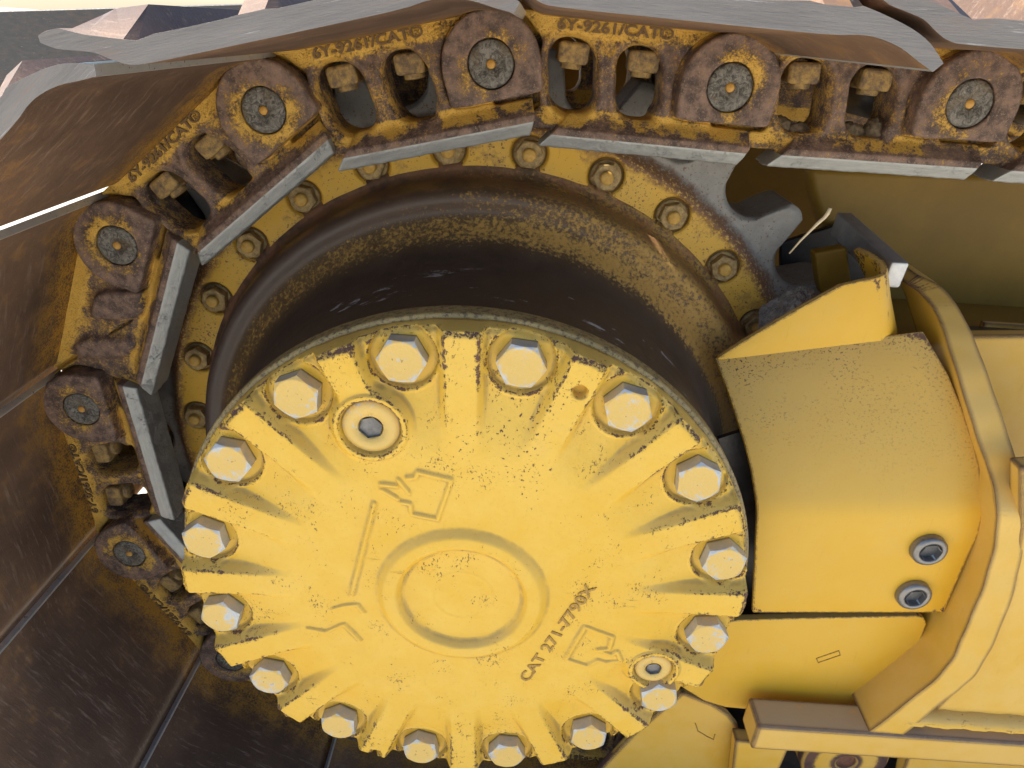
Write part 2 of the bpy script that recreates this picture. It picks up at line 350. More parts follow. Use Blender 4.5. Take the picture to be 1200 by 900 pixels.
def empty(name, loc=(0, 0, 0), label=None, cat=None, group=None):
    o = bpy.data.objects.new(name, None); C.objects.link(o); o.location = loc; o.empty_display_size = .02
    return tag(o, label, cat, group)
def text_mesh(body, size, extrude, width=None, bev=0.0):
    cu = bpy.data.curves.new('txt', 'FONT'); cu.body = body; cu.size = size; cu.extrude = extrude; cu.resolution_u = 3
    cu.align_x = 'LEFT'; cu.bevel_depth = bev; cu.offset = .0003
    o = bpy.data.objects.new('txt', cu); C.objects.link(o)
    me = bpy.data.meshes.new_from_object(o.evaluated_get(bpy.context.evaluated_depsgraph_get()))
    bpy.data.objects.remove(o); me.materials.clear()
    v = np.zeros(len(me.vertices)*3); me.vertices.foreach_get('co', v); v = v.reshape(-1, 3)
    v[:, 0] -= v[:, 0].min()
    if width: v[:, 0] *= width/v[:, 0].max()
    me.vertices.foreach_set('co', v.ravel()); return me
def ss(a, b, x):
    t = np.clip((x-a)/(b-a), 0, 1); return t*t*(3-2*t)
def vnoise(shape_pts, freq, seed):
    """cheap smooth noise on arbitrary points (sum of random sines)"""
    r = np.random.default_rng(seed); out = np.zeros(shape_pts[0].shape)
    for _ in range(7):
        k = r.normal(size=len(shape_pts))*freq; ph = r.uniform(0, 6.28)
        out += np.sin(sum(ki*p for ki, p in zip(k, shape_pts))+ph)
    return out/7

def surface_nets(Fd, org, h):
    nx, ny, nz = Fd.shape; ins = Fd < 0
    c = [ins[i:nx-1+i, j:ny-1+j, k:nz-1+k] for i in (0, 1) for j in (0, 1) for k in (0, 1)]
    s = sum(x.astype(np.int8) for x in c); act = (s > 0) & (s < 8)
    idx = np.full(act.shape, -1, np.int32); ii = np.argwhere(act); idx[act] = np.arange(len(ii))
    corners = np.array([(i, j, k) for i in (0, 1) for j in (0, 1) for k in (0, 1)])
    val = np.stack([Fd[ii[:, 0]+a, ii[:, 1]+b_, ii[:, 2]+c_] for a, b_, c_ in corners], 1)
    acc = np.zeros((len(ii), 3)); cnt = np.zeros(len(ii))
    for p in range(8):
        for q in range(p+1, 8):
            if np.abs(corners[p]-corners[q]).sum() != 1: continue
            a, b_ = val[:, p], val[:, q]; m = (a < 0) != (b_ < 0)
            t = np.where(m, a/np.where(m, a-b_, 1), 0)[:, None]
            acc += np.where(m[:, None], corners[p]+t*(corners[q]-corners[p]), 0); cnt += m
    V = (ii+acc/cnt[:, None])*h+org
    Q = []
    for ax in range(3):
        o1, o2 = [(1, 2), (2, 0), (0, 1)][ax]
        sl0 = [slice(1, -1)]*3; sl0[ax] = slice(0, -1); sl1 = [slice(1, -1)]*3; sl1[ax] = slice(1, None)
        A, B = ins[tuple(sl0)], ins[tuple(sl1)]; e = np.argwhere(A != B); fl = A[tuple(e.T)]
        base = e.copy(); base[:, o1] += 1; base[:, o2] += 1     # node index on o1,o2; cell index = node or node-1
        def cell(d1, d2):
            cc = base.copy(); cc[:, o1] -= d1; cc[:, o2] -= d2; return idx[tuple(cc.T)]
        q = np.stack([cell(1, 1), cell(0, 1), cell(0, 0), cell(1, 0)], 1)
        q[~fl] = q[~fl][:, ::-1]; Q.append(q)
    return V, np.concatenate(Q)

# ================================================================== setting
gs = 60
g = link_obj('ground', mesh_py('ground', [(-gs, -gs, -.562), (gs, -gs, -.562), (gs, gs, -.562), (-gs, gs, -.562)], [(0, 1, 2, 3)]), M['ground'])
tag(g, kind='structure')

# ================================================================== final drive
R_B, PH_B = .25513, math.radians(103.0094)
fd = empty('final_drive', (0, 0, 0), 'yellow round final drive housing with ring of sixteen hex bolts and toothed sprocket', 'final drive')

def seg_dist(X, Z, pts):
    d = np.full(X.shape, 9.0)
    for (ax, az_), (bx, bz) in zip(pts[:-1], pts[1:]):
        ux, uz = bx-ax, bz-az_; L = ux*ux+uz*uz
        t = np.clip(((X-ax)*ux+(Z-az_)*uz)/L, 0, 1); d = np.minimum(d, np.hypot(X-ax-t*ux, Z-az_-t*uz))
    return d
def pl(*p): return [tuple(at(a, b, 0.0)[[0, 2]]) for a, b in p]
RIDGES = [pl((446, 567), (465, 569)), pl((467, 562), (479, 577)), pl((447, 573), (466, 584)), pl((477, 560), (487, 559), (490, 553), (529, 562), (513, 608), (482, 602), (481, 590), (470, 588)),
          pl((439, 589), (412, 697)), pl((391, 713), (405, 709), (418, 708), (426, 717)), pl((361, 736), (382, 740), (403, 731), (422, 750)),
          pl((686, 734), (718, 746), (714, 760), (700, 761), (717, 767), (723, 763), (728, 775), (710, 777), (700, 773), (688, 780), (663, 772), (686, 734))]
PLUGS = [(at(434, 502, 0)[[0, 2]], .0255), (at(766, 785, 0)[[0, 2]], .0195)]
HOLES = [(at(680, 460, 0)[[0, 2]], .0062), (at(440, 884, 0)[[0, 2]], .0070)]
def cover_h(X, Z):
    r = np.hypot(X, Z); th = np.arctan2(Z, X); H = np.zeros(X.shape)
    k = np.round((th-PH_B)/(2*np.pi/16)); dth = th-PH_B-k*2*np.pi/16
    s, t = r*np.cos(dth), r*np.sin(dth)
    hw = .020+(s-.172)/.107*.0185
    side = ss(-.0030, .0065, hw-np.abs(t))
    pk = .0130*ss(.158, .240, s)*side
    keep = np.ones(X.shape)
    for (px, pz), pr in PLUGS: keep *= ss(pr+.007, pr+.014, np.hypot(X-px, Z-pz))
    keep *= ss(.008, .016, np.hypot(X-HOLES[0][0][0], Z-HOLES[0][0][1]))
    H += pk*keep
    cb = np.hypot(s-R_B, t)
    H = np.maximum(H, .0175*ss(.0300, .0286, cb))
    H -= .0010*ss(.0345, .0315, cb)*ss(.0298, .0310, cb)*side            # small burr lip
    rc = np.hypot(X, Z+.0035)
    H -= .0062*ss(.0865, .0755, rc)*ss(.0575, .0665, rc); H += .0012*ss(.066, .058, rc)
    H -= .0006*np.exp(-((rc-.030)/.0012)**2)
    for (px, pz), pr in PLUGS:
        d = np.hypot(X-px, Z-pz); H -= .0022*ss(pr+.0085, pr+.0060, d)*ss(pr+.0005, pr+.003, d); H += .0045*ss(pr+.0022, pr+.0006, d)
    for (px, pz), pr in HOLES: H += .010*ss(pr+.0006, pr-.0008, np.hypot(X-px, Z-pz))
    for rd in RIDGES: H -= .0022*ss(.0030, .0008, seg_dist(X, Z, rd))
    H += .00035*vnoise((X, Z), 60, 1)+.00018*vnoise((X, Z), 190, 2)+.00012*vnoise((X, Z), 520, 5)
    # worn, nibbled outer corner
    H += .0040*ss(.2725, .2795, r)**2*(1+.8*vnoise((th*.28, r), 160, 3))
    return H
def make_cover():
    nth = 1600; rad = np.concatenate([np.linspace(.0, .16, 130)[1:], np.linspace(.16, .2795, 150)[1:]])
    a = np.linspace(0, 2*np.pi, nth, endpoint=False); Rr, A = np.meshgrid(rad, a, indexing='ij')
    X, Z = Rr*np.cos(A), Rr*np.sin(A); Y = cover_h(X, Z)
    # rim wall
    rim = []
    wob = 1+.0022*vnoise((a*.28,), 200, 9)+.0015*vnoise((a*.28,), 60, 8)
    X[-1] *= wob; Z[-1] *= wob
    for t in (.12, .3, .55, .8, 1.0):
        y = Y[-1]*(1-t)+.0285*t; y = np.maximum(y, Y[-1]); k = 1+.004*min(1, t*2)
        rim.append(np.stack([X[-1]*k, y, Z[-1]*k], -1))
    V = np.concatenate([np.stack([X, Y, Z], -1).reshape(-1, 3), np.concatenate(rim), np.stack([X[-1]*.9, np.full(nth, .0285), Z[-1]*.9], -1), [[0, cover_h(np.array([0.]), np.array([0.]))[0], 0]]])
    nr = len(rad)+len(rim)+1
    i, j = np.meshgrid(np.arange(nr-1), np.arange(nth), indexing='ij'); j2 = (j+1) % nth
    F = np.stack([i*nth+j, i*nth+j2, (i+1)*nth+j2, (i+1)*nth+j], -1).reshape(-1, 4)
    c = len(V)-1; jj = np.arange(nth); fan = np.stack([np.full(nth, c), (jj+1) % nth, jj, jj], -1)
    me = bpy.data.meshes.new('cover')
    V = V.astype(np.float32); nq = len(F); tri = fan[:, :3]
    loops = np.concatenate([F.ravel(), tri.ravel()]).astype(np.int32)
    me.vertices.add(len(V)); me.vertices.foreach_set('co', V.ravel()); me.loops.add(len(loops)); me.loops.foreach_set('vertex_index', loops)
    me.polygons.add(nq+len(tri)); st = np.concatenate([np.arange(nq)*4, nq*4+np.arange(len(tri))*3]).astype(np.int32)
    me.polygons.foreach_set('loop_start', st); me.polygons.foreach_set('loop_total', np.concatenate([np.full(nq, 4), np.full(len(tri), 3)]).astype(np.int32))
    me.polygons.foreach_set('use_smooth', np.ones(nq+len(tri), bool)); me.update(calc_edges=True); me.validate()
    def blur(a, k):
        out = a.copy(); cnt = 1
        for d_ in range(1, k+1): out = out+np.roll(a, d_, 1)+np.roll(a, -d_, 1); cnt += 2
        out /= cnt; b2 = out.copy(); cnt = 1
        for d_ in range(1, k+1):
            up_ = np.concatenate([out[d_:], np.maximum(out[-1:], out[-1:]+.006).repeat(d_, 0)]); dn = np.concatenate([out[:1].repeat(d_, 0), out[:-d_]]); b2 += up_+dn; cnt += 2
        return b2/cnt
    cav = ss(.00012, .0007, Y-blur(Y, 3)); wc = np.zeros(len(V), np.float32); wc[:cav.size] = cav.ravel()
    rdg = np.minimum.reduce([seg_dist(X, Z, rd) for rd in RIDGES]); off = ss(.003, .008, rdg)
    wear = np.maximum(ss(.00010, .00045, blur(Y, 2)-Y)*(.45+.4*off), .66*ss(.00008, .0009, blur(Y, 7)-Y)*off)*ss(.06, .10, Rr)
    wear = np.maximum(wear, .95*ss(.2690, .2775, Rr)*ss(.006, .003, Y))
    at_ = me.attributes.new('wear', 'FLOAT', 'POINT'); wv_ = np.zeros(len(V), np.float32); wv_[:wear.size] = wear.ravel(); wv_[wear.size:wear.size+nth*3] = .55
    me.attributes.new('cavity', 'FLOAT', 'POINT'); fixn(me); me.attributes['wear'].data.foreach_set('value', wv_); me.attributes['cavity'].data.foreach_set('value', wc)
    return me
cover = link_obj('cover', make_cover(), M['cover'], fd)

# cast part number, reading up to the right
ta, tb = at(619, 799, -.0004), at(699, 688, -.0004); L = np.linalg.norm(tb-ta)
tm = text_mesh('CAT 271-7790X', .0165, .0007, L)
o = link_obj('part_number', tm, M['cletters'], cover)
ux = Vector(tb-ta).normalized(); uz = Vector((0, -1, 0)); uy = uz.cross(ux)
o.matrix_local = Matrix.Translation(Vector(ta)) @ Matrix((ux, uy, uz)).transposed().to_4x4()

# hex bolts
def hex_bolt_mesh(name, af, h, dome=.0012):
    rc = af/math.sqrt(3); V = []; F = []; n = 48
    def ring(fn, y): V.extend([(fn(2*math.pi*i/n)*math.cos(2*math.pi*i/n), y(2*math.pi*i/n) if callable(y) else y, fn(2*math.pi*i/n)*math.sin(2*math.pi*i/n)) for i in range(n)])
    def hexr(a): return (af/2)/math.cos((a+math.pi/6) % (math.pi/3)-math.pi/6)
    ring(hexr, 0); ring(hexr, lambda a: -h+.0006+(hexr(a)-af/2)*.58); ring(lambda a: min(hexr(a), af/2*1.0)*.985, -h+.0003); ring(lambda a: af/2*.93, -h); ring(lambda a: af/2*.86, -h+.0002); ring(lambda a: af*.22, -h+.0006)
    k = 6
    for r_ in range(k-1):
        for i in range(n): F.append((r_*n+i, r_*n+(i+1) % n, (r_+1)*n+(i+1) % n, (r_+1)*n+i))
    F.append(tuple((k-1)*n+i for i in range(n))); F.append(tuple(range(n)))
    me = fixn(mesh_py(name, V, F)); return me
bolt_me = hex_bolt_mesh('bolt', .0372, .0155)
bolt_rot = [0, 4, 14, 25, 40, -8, 20, 33, 3, 18, 28, 10, 45, 22, 8, 36]
marks = [mesh for mesh in (text_mesh('8.8', .009, .0003), text_mesh('12.9', .008, .0003))]
for k in range(16):
    a = PH_B-k*2*math.pi/16
    o = link_obj('bolt', bolt_me, M['bolt'], fd, (R_B*math.cos(a), .0175, R_B*math.sin(a)))
    o.rotation_euler = (random.uniform(-.02, .02), math.radians(bolt_rot[k]+30), random.uniform(-.02, .02))
# level plugs with hexagon sockets
for (px, pz), pr in PLUGS:
    prof = [(.0001, .003), (pr*.42, .003), (pr*.44, .0), (pr*.80, -.0002), (pr*.97, .0008), (pr, .004), (pr, .010)]
    V = []
    o = link_obj('plug', lathe('plug', prof, 60), M['lplug'], fd, (px, .0012, pz))
    n = 6; q = pr*.43
    V = [(q*math.cos(i*math.pi/3+.3), -.00025, q*math.sin(i*math.pi/3+.3)) for i in range(6)]+[(q*.97*math.cos(i*math.pi/3+.3), .0026, q*.97*math.sin(i*math.pi/3+.3)) for i in range(6)]
    F = [(i, (i+1) % 6, (i+1) % 6+6, i+6) for i in range(6)]+[tuple(range(6, 12))]
    s_ = link_obj('socket', mesh_py('socket', V, F), M['socket'], o, (0, -.0002, 0))

# hub barrel and flange
prof = smooth_prof([(.262, .0290), (.2835, .0290), (.2850, .0305), (.2850, .050), (.2835, .052), (.2805, .053), (.2800, .058), (.2800, .100), (.2810, .122), (.2830, .142), (.2870, .162), (.2930, .180), (.3010, .196),
                    (.3110, .209), (.3200, .217), (.3265, .2205), (.3300, .2190), (.3335, .2160), (.3375, .2150), (.3420, .2170), (.3460, .2220), (.3485, .2290), (.3500, .240), (.3508, .256), (.3530, .268), (.3570, .2735), (.362, .2747), (.366, .279)], .0025)
pa = np.array(prof); ker = np.array([1, 2, 3, 2, 1])/9.0
for c_ in (0, 1): pa[14:-3, c_] = np.convolve(pa[:, c_], ker, 'same')[14:-3]
me = lathe('hub', [tuple(x) for x in pa], 360)
v = np.zeros(len(me.vertices)*3); me.vertices.foreach_get('co', v); v = v.reshape(-1, 3)
rr = np.hypot(v[:, 0], v[:, 2]); nn = vnoise((v[:, 0], v[:, 1], v[:, 2]), 55, 4)*.0009*ss(.10, .16, v[:, 1])
v[:, 0] *= 1+nn/rr; v[:, 2] *= 1+nn/rr; me.vertices.foreach_set('co', v.ravel()); me.update()
hub = link_obj('hub', me, M['hub'], fd)

# sprocket ring: 27 teeth at half the track pitch, 27 nuts
PITCH = .2159; NT = 27; RP = .4645; A0 = math.radians(90.34)       # a bush sits at A0
NUT_R, NUT_A0 = .37963, math.radians(177.6745)
def make_sprocket():
    per = 60; nth = NT*per; a = np.linspace(0, 2*np.pi, nth, endpoint=False)
    k = np.round((a-A0)/(2*np.pi/NT)); da = a-A0-k*2*np.pi/NT
    rb = .0365
    sin = RP*np.sin(da); ok = np.abs(sin) < rb*.97
    val = RP*np.cos(da)-np.sqrt(np.maximum(rb**2-sin**2, 0)); val = np.where(ok, val, 9)
    tip = .4805-.55*np.maximum(0, .018-np.abs(np.abs(da)*RP-.054))*0
    RO = np.minimum(val, .4850-.42*np.abs(np.abs(da)-math.pi/NT)*RP); RO = sum(np.roll(RO, d_) for d_ in range(-3, 4))/7
    RO = RO+.0012*vnoise((a*.4,), 60, 11)
    s = np.concatenate([np.linspace(0, .5, 34), np.linspace(.5, .97, 22)[1:], [.985, 1.0]])
    S, A = np.meshgrid(s, a, indexing='ij'); r0 = .342; RR = r0+S*(RO[None]-r0)
    X, Z = RR*np.cos(A), RR*np.sin(A)
    Y = .2750+.013*ss(.402, .420, RR+.002*vnoise((X, Z), 70, 12))
    kk = np.round((A-NUT_A0)/(2*np.pi/27)); d = A-NUT_A0-kk*2*np.pi/27
    nd = np.hypot(RR*np.cos(d)-NUT_R, RR*np.sin(d))
    Y = Y+.0058*ss(.0222, .0185, nd)
    # cast pads: some stretches of the bolt face stand a little lower, with a rounded end
    for c0, c1 in ((18, 72), (150, 196)):
        m = ss(math.radians(c0-3), math.radians(c0), A % (2*np.pi))*ss(math.radians(c1+3), math.radians(c1), A % (2*np.pi)); Y = Y+.0015*m*ss(.402, .398, RR)
    Y += .0006*vnoise((X, Z), 90, 13)+.004*ss(.93, 1.0, S)**2
    front = np.stack([X, Y, Z], -1).reshape(-1, 3); rows = [front]
    for y, kf in ((.300, 1.0), (.332, 1.0), (.366, 1.0), (.374, .992)): rows.append(np.stack([X[-1]*kf, np.full(nth, y), Z[-1]*kf], -1))
    rows.append(np.stack([.345*np.cos(a), np.full(nth, .374), .345*np.sin(a)], -1))
    V = np.concatenate(rows); nr = len(s)+5
    i, j = np.meshgrid(np.arange(nr-1), np.arange(nth), indexing='ij'); j2 = (j+1) % nth
    F = np.stack([i*nth+j, i*nth+j2, (i+1)*nth+j2, (i+1)*nth+j], -1).reshape(-1, 4)
    return fixn(mesh_np('sprocket', V, F))
spro = link_obj('sprocket', make_sprocket(), M['sprocket'], fd)
nut_me = hex_bolt_mesh('nut', .0275, .0125)
stud_me = lathe('stud', [(.0001, -.0055), (.0058, -.0055), (.0072, -.0035), (.0074, .002)], 24)
wash_me = lathe('washer', [(.010, -.0025), (.0165, -.0025), (.0172, -.0018), (.0172, .001)], 40)
for k in range(27):
    a = NUT_A0-k*2*math.pi/27; deep = (18 < math.degrees(a) % 360 < 72) or (150 < math.degrees(a) % 360 < 196)
    y = .2808+(.0013 if deep else 0)
    o = link_obj('nut', nut_me, M['snut'], spro, (NUT_R*math.cos(a), y-.002, NUT_R*math.sin(a))); o.rotation_euler = (0, random.uniform(0, 1), 0)
    s_ = link_obj('stud_end', stud_me, M['stud'], spro, (NUT_R*math.cos(a), y-.0145, NUT_R*math.sin(a)))
    s_ = link_obj('washer', wash_me, M['snut'], spro, (NUT_R*math.cos(a), y, NUT_R*math.sin(a)))
# spindle body behind the drive
link_obj('spindle', lathe('spindle', [(.341, .372), (.31, .374), (.30, .40), (.30, .56), (.02, .57)], 120), M['black'], fd)

# ================================================================== track links
YP = .16837; YC = .330                          # boss faces of the near links; middle of the chain
def rbox2(u, v, cu, cv, hu, hv, r):
    a, b = np.abs(u-cu)-hu+r, np.abs(v-cv)-hv+r
    return np.hypot(np.maximum(a, 0), np.maximum(b, 0))+np.minimum(np.maximum(a, b), 0)-r
def extr(d2, d, d0, d1, r=0.0):
    a, b = d2+r, np.abs(d-(d0+d1)/2)-(d1-d0)/2+r
    return np.minimum(np.maximum(a, b), 0)+np.hypot(np.maximum(a, 0), np.maximum(b, 0))-r
def smin(a, b, k): h_ = np.clip(.5+.5*(b-a)/k, 0, 1); return b+(a-b)*h_-k*h_*(1-h_)
def smax(a, b, k): return -smin(-a, -b, k)
def make_link(windows=True):
    h = .0012; org = np.array([-.050, -.004, -.0705])
    n = [int((.268+.050)/h), int(.084/h), int(.1225/h)]
    g_ = [(org[i]+np.arange(n[i])*h).astype(np.float32) for i in range(3)]
    U, D, W = np.meshgrid(*g_, indexing='ij')
    P = PITCH
    web = extr(rbox2(U, W, .105, -.003, .105, .0495, .010), D, .0185, .066, .004)
    clear = np.minimum(np.hypot(U, W)-.0490, rbox2(U, W, 0, -.017, .0475, .020, .008)); clear = np.maximum(clear, D-.0355)
    web = smax(web, -clear, .003)
    lb = extr(np.hypot(U, W)-.043, D, .0375, .074, .003)
    f = smin(web, lb, .006)
    pad = extr(rbox2(U, W, .112, .038, .094, .0085, .003), D, .0165, .074, .002); pad = smax(pad, -clear, .003)
    f = smin(f, pad, .003)
    if windows:
        for cu, cv, hu, hv in ((.0745, -.0045, .0220, .0320), (.1375, -.0060, .0210, .0320)):
            uu = U+.12*(W-cv); fl = np.maximum(0, .026-D)*.25
            w2 = rbox2(uu, W, cu, cv, hu, hv, .0195)-fl
            rim = smax(extr(w2-.0060, D, .0165, .03, .003), -w2, .002)
            f = smin(f, rim, .004); f = smax(f, -w2, .005)
    else:                                          # split master link: closed web with a slanting tooth joint
        ln = (U-.100)*.55+(W+.004)*.83
        f = smax(f, -(np.maximum(np.abs(ln)-.0016, D-.026)), .003)
        hump = extr(rbox2(U+.5*W, W, .140, -.010, .018, .026, .012), D, .006, .03, .006); f = smin(f, hump, .010)
        hump = extr(rbox2(U+.5*W, W, .082, -.004, .013, .030, .012), D, .011, .03, .006); f = smin(f, hump, .008)
    # rail with slanting ends and a sloped shoulder
    r2 = np.maximum.reduce([W+.036, -.0668-W, (.0490+(W+.0668)*.90)-U, U-(.2470-np.maximum(0, -.052-W)*.5)])
    rail = extr(r2, D, .0035, .050, .0025); sh = np.maximum((.0035+np.maximum(0, W+.0495)*1.20)-D, (.0030+(-.0545-W)*.55)-D)
    rail = smax(rail, sh, .0008); f = smin(f, rail, .004)
    # pin boss
    b2 = smin(np.hypot(U-P, W)-.0447, rbox2(U, W, .2155, -.0150, .0435, .0158, .006), .004)
    b2 = smax(b2, -.0312-W, .002)
    boss = extr(b2, D, 0, .0345, .0035); boss = smax(boss, -extr(np.hypot(U-P, W)-.050, D, -.01, .0006, 0)*1-.0 if False else boss-1, .001)
    neck = extr(rbox2(U, W, .180, .004, .030, .036, .01), D, .018, .066, .004); neck = smax(neck, -(np.maximum(np.hypot(U-P, W)-.046, .0345-D)*-1) if False else neck-1, .001)
    far_clear = np.maximum(np.hypot(U-P, W)-.0465, .0348-D); neck = smax(neck, -far_clear, .002); f = smax(f, -far_clear, .002)
    f = smin(f, neck, .006)
    gap = np.maximum(np.abs(b2-.0010)-.0012, D-.0205)      # dark seam round the boss
    f = smax(f, -gap, .002); f = smin(f, boss, .0015)
    if windows:
        uu = U+.12*(W+.005); w2 = rbox2(uu, W, .1375, -.0050, .0205, .0290, .0195); f = smax(f, -np.maximum(w2, .005-D), .004)
    f = smax(f, -np.maximum(np.hypot(U-P, W)-.0212, D-.012), .0012)
    f = smax(f, W-.0468, .001)
    f += (.00045*vnoise((U, D, W), 130, 21)+.0003*vnoise((U, D, W), 330, 22)).astype(np.float32)
    V, Q = surface_nets(f, org, h)
    return mesh_np('link_plate', V, Q[:, ::-1])
link_me = make_link(True); fixn(link_me); link_me.materials.append(M['link'])
master_me = make_link(False); fixn(master_me); master_me.materials.append(M['link'])
pin_me = lathe('pin', [(.0001, .0020), (.0042, .0018), (.0046, .0004), (.016, .0000), (.0188, .0004), (.0203, .0018), (.0205, .012)], 64); pin_me.materials.append(M['pin'])
plug_me = lathe('pin_plug', [(.0001, -.0006), (.0030, -.0002), (.0041, .0012), (.0042, .002)], 24); plug_me.materials.append(M['plug'])
bush_me = lathe('bushing', [(.022, .0), (.033, .0), (.033, .178), (.022, .178)], 48); bush_me.materials.append(M['black'])  # blackened in colour to keep the link windows in shade
def square_nut():
    import bmesh
    bm = bmesh.new(); bmesh.ops.create_cube(bm, size=1)
    for v_ in bm.verts: v_.co = (v_.co.x*.0285, v_.co.y*.034, v_.co.z*.0185)
    bmesh.ops.bevel(bm, geom=bm.edges[:], offset=.0042, segments=3, affect='EDGES', profile=.6)
    for v_ in bm.verts: v_.co += Vector((random.uniform(-1, 1), random.uniform(-1, 1), random.uniform(-1, 1)))*.0004
    me = bpy.data.meshes.new('nut'); bm.to_mesh(me); bm.free(); me.polygons.foreach_set('use_smooth', [True]*len(me.polygons)); return me
sq_me = square_nut(); sq_me.materials.append(M['nut'])
be_me = lathe('bolt_end', [(.0001, 0), (.0085, 0), (.0098, .001), (.0098, .008)], 24)
v = np.zeros(len(be_me.vertices)*3); be_me.vertices.foreach_get('co', v); v = v.reshape(-1, 3); v = v[:, [0, 2, 1]]; be_me.vertices.foreach_set('co', v.ravel()); be_me.update(); fixn(be_me); be_me.materials.append(M['nut'])
txt_me = text_mesh('6Y-9261/CAT®', .0125, .0016, .104); txt_me.materials.append(M['letters'])

# shoe: three-bar plate, leading lip outside, trailing lip curled in under the next shoe
def make_shoe():
    def cr(L_, k=3):
        out = []
        for i in range(len(L_)-1):
            for t in np.arange(k)/k:
                p0, p1, p2, p3 = [np.array(L_[min(max(i+q, 0), len(L_)-1)], float) for q in (-1, 0, 1, 2)]
                out.append(tuple(.5*((2*p1)+(-p0+p2)*t+(2*p0-5*p1+4*p2-p3)*t*t+(-p0+3*p1-3*p2+p3)*t**3)))
        return out+[L_[-1]]
    inn = cr([(-.0055, .0632), (.002, .0588), (.012, .0560), (.022, .0530), (.030, .0480), (.0380, .0442), (.050, .0428), (.100, .0425), (.185, .0425), (.205, .0438), (.216, .0432), (.229, .0398), (.241, .0340), (.250, .0300)])
    outr = cr([(.2540, .0345), (.244, .0430), (.232, .0490), (.216, .0540), (.204, .0570)])+[(.199, .0760), (.184, .0770), (.176, .0570), (.150, .0550), (.128, .0550), (.121, .0760), (.106, .0760), (.098, .0555), (.075, .0555)]+cr([(.058, .0558), (.047, .0545)])+[(.040, .0745), (.020, .0760), (.012, .0745)]+cr([(.008, .0678), (.000, .0678), (-.0050, .0665)])
    prof = inn+outr; ni = len(inn)
    ys = [-.268, -.2675, -.225, .030, .046, .277, .293, .550, .5915, .592]       # relative to the near boss face
    V = []; F = []; n = len(prof)
    for y in ys:
        mid = .04 < y < .28; tip = y < -.26 or y > .585
        for q, (u, v_) in enumerate(prof):
            if mid and u > .2205: u = .2205+(u-.2205)*.05; v_ = max(v_, .0425) if q < ni else max(v_, .0485)
            if tip and q >= ni and v_ > .07: v_ = .0560 if u > .05 else (.0565 if u > .03 else (.0625 if u > .015 else .0660))
            V.append((u, y, v_))
    for i in range(len(ys)-1):
        for j in range(n): F.append((i*n+j, i*n+(j+1) % n, (i+1)*n+(j+1) % n, (i+1)*n+j))
    F.append(tuple(range(n))); F.append(tuple(range((len(ys)-1)*n, len(ys)*n)))
    me = mesh_py('track_shoe', V, F); me.materials.append(M['shoe']); me.materials.append(M['shoe_edge']); me.materials.append(M['polished'])
    fixn(me)
    for p in me.polygons:
        c_ = p.center
        if abs(p.normal.y) > .9 and (c_.y < -.2 or c_.y > .5): p.material_index = 1
        elif c_.x > .2465: p.material_index = 2
        elif c_.x < -.004: p.material_index = 1
        elif c_.z > .0715 and abs(p.normal.z) > .6: p.material_index = 1
    return me
shoe_me = make_shoe()

pins = []
for k in range(-4, 0): pass
lead = [(-.4582, .0772), (-.3771, .2773), (-.2123, .4168), (-.0028, .4687), (.2131, .4626), (.4290, .4624), (.6449, .4622), (.8608, .4620)]
back = []
for i in range(1, 5):
    a = math.radians(170.43+26.67*i); back.append((RP*math.cos(a), RP*math.sin(a)))
bx, bz = back[-1]
for i in range(3): back.append((bx+PITCH*(i+1), -.470))
pins = back[::-1]+lead
i0 = len(back)                                # index of the pin at (-.458, .077)
def label_for(k):
    j = k-i0
    return {-7: 'track link on the lower run farthest right under the final drive', -6: 'track link on the lower run under the final drive bolts',
            -5: 'track link on the lower run beneath the bottom of the final drive', -4: 'dark track link below the lowest left bolts of the yellow cover',
            -3: 'dark shoe and link at bottom left corner, below its neighbours with black gap', -2: 'dark track link with plain brown shoe, bottom left beside the cover bolts',
            -1: 'track link with two half hidden windows at left of the yellow cover', 0: 'closed master link without windows at left, slanting paint stripes on its side',
            1: 'steeply tilted track link with white light showing through its window', 2: 'track link tilted along the upper left of the sprocket, long shoe edge above it',
            3: 'level track link at top middle with clear lettering and yellow seen through its windows', 4: 'track link at top right packed with dirt, curled shoe lip over it',
            5: 'track link cut off by the right edge of the picture at the top', 6: 'track link past the right end of the top run'}[j]
for k in range(len(pins)-1):
    a, b_ = np.array(pins[k]), np.array(pins[k+1]); j = k-i0
    if j == 6: pass
    hd = math.atan2(b_[1]-a[1], b_[0]-a[0])
    t = empty('track_link', (a[0], YP, a[1]), label_for(k), 'track link', 'links of the crawler track')
    t.rotation_euler = (0, -hd, 0)
    master = (j == 0)
    near = link_obj('link_plate', master_me if master else link_me, None, t)
    farp = link_obj('link_plate', link_me if j in (1, 3) else master_me, None, t, (0, 2*(YC-YP), 0)); farp.scale = (1, -1, 1)
    pn = link_obj('pin', pin_me, None, t, (PITCH, .0004, 0)); pn.rotation_euler = (0, random.uniform(0, 6), 0)
    link_obj('pin_plug', plug_me, None, pn, (0, .0, 0))
    link_obj('bushing', bush_me, None, t, (0, (YC-YP)-.089, 0))
    if not master:
        for q, (u, v_) in enumerate(((.0735, .0150), (.1400, .0135))):
            nu = link_obj('nut', sq_me, None, t, (u, .0415, v_)); nu.rotation_euler = (0, random.uniform(-.06, .06), random.uniform(-.15, .15))
            link_obj('bolt_end', be_me, None, nu, (0, 0, -.0142))
        tx = link_obj('lettering', txt_me, None, t, (.0560, .0162, .0332)); tx.rotation_euler = (math.pi/2, 0, 0)
    sh = link_obj('track_shoe', shoe_me, None, t)
    bevel(sh, .0018, 2, 25)

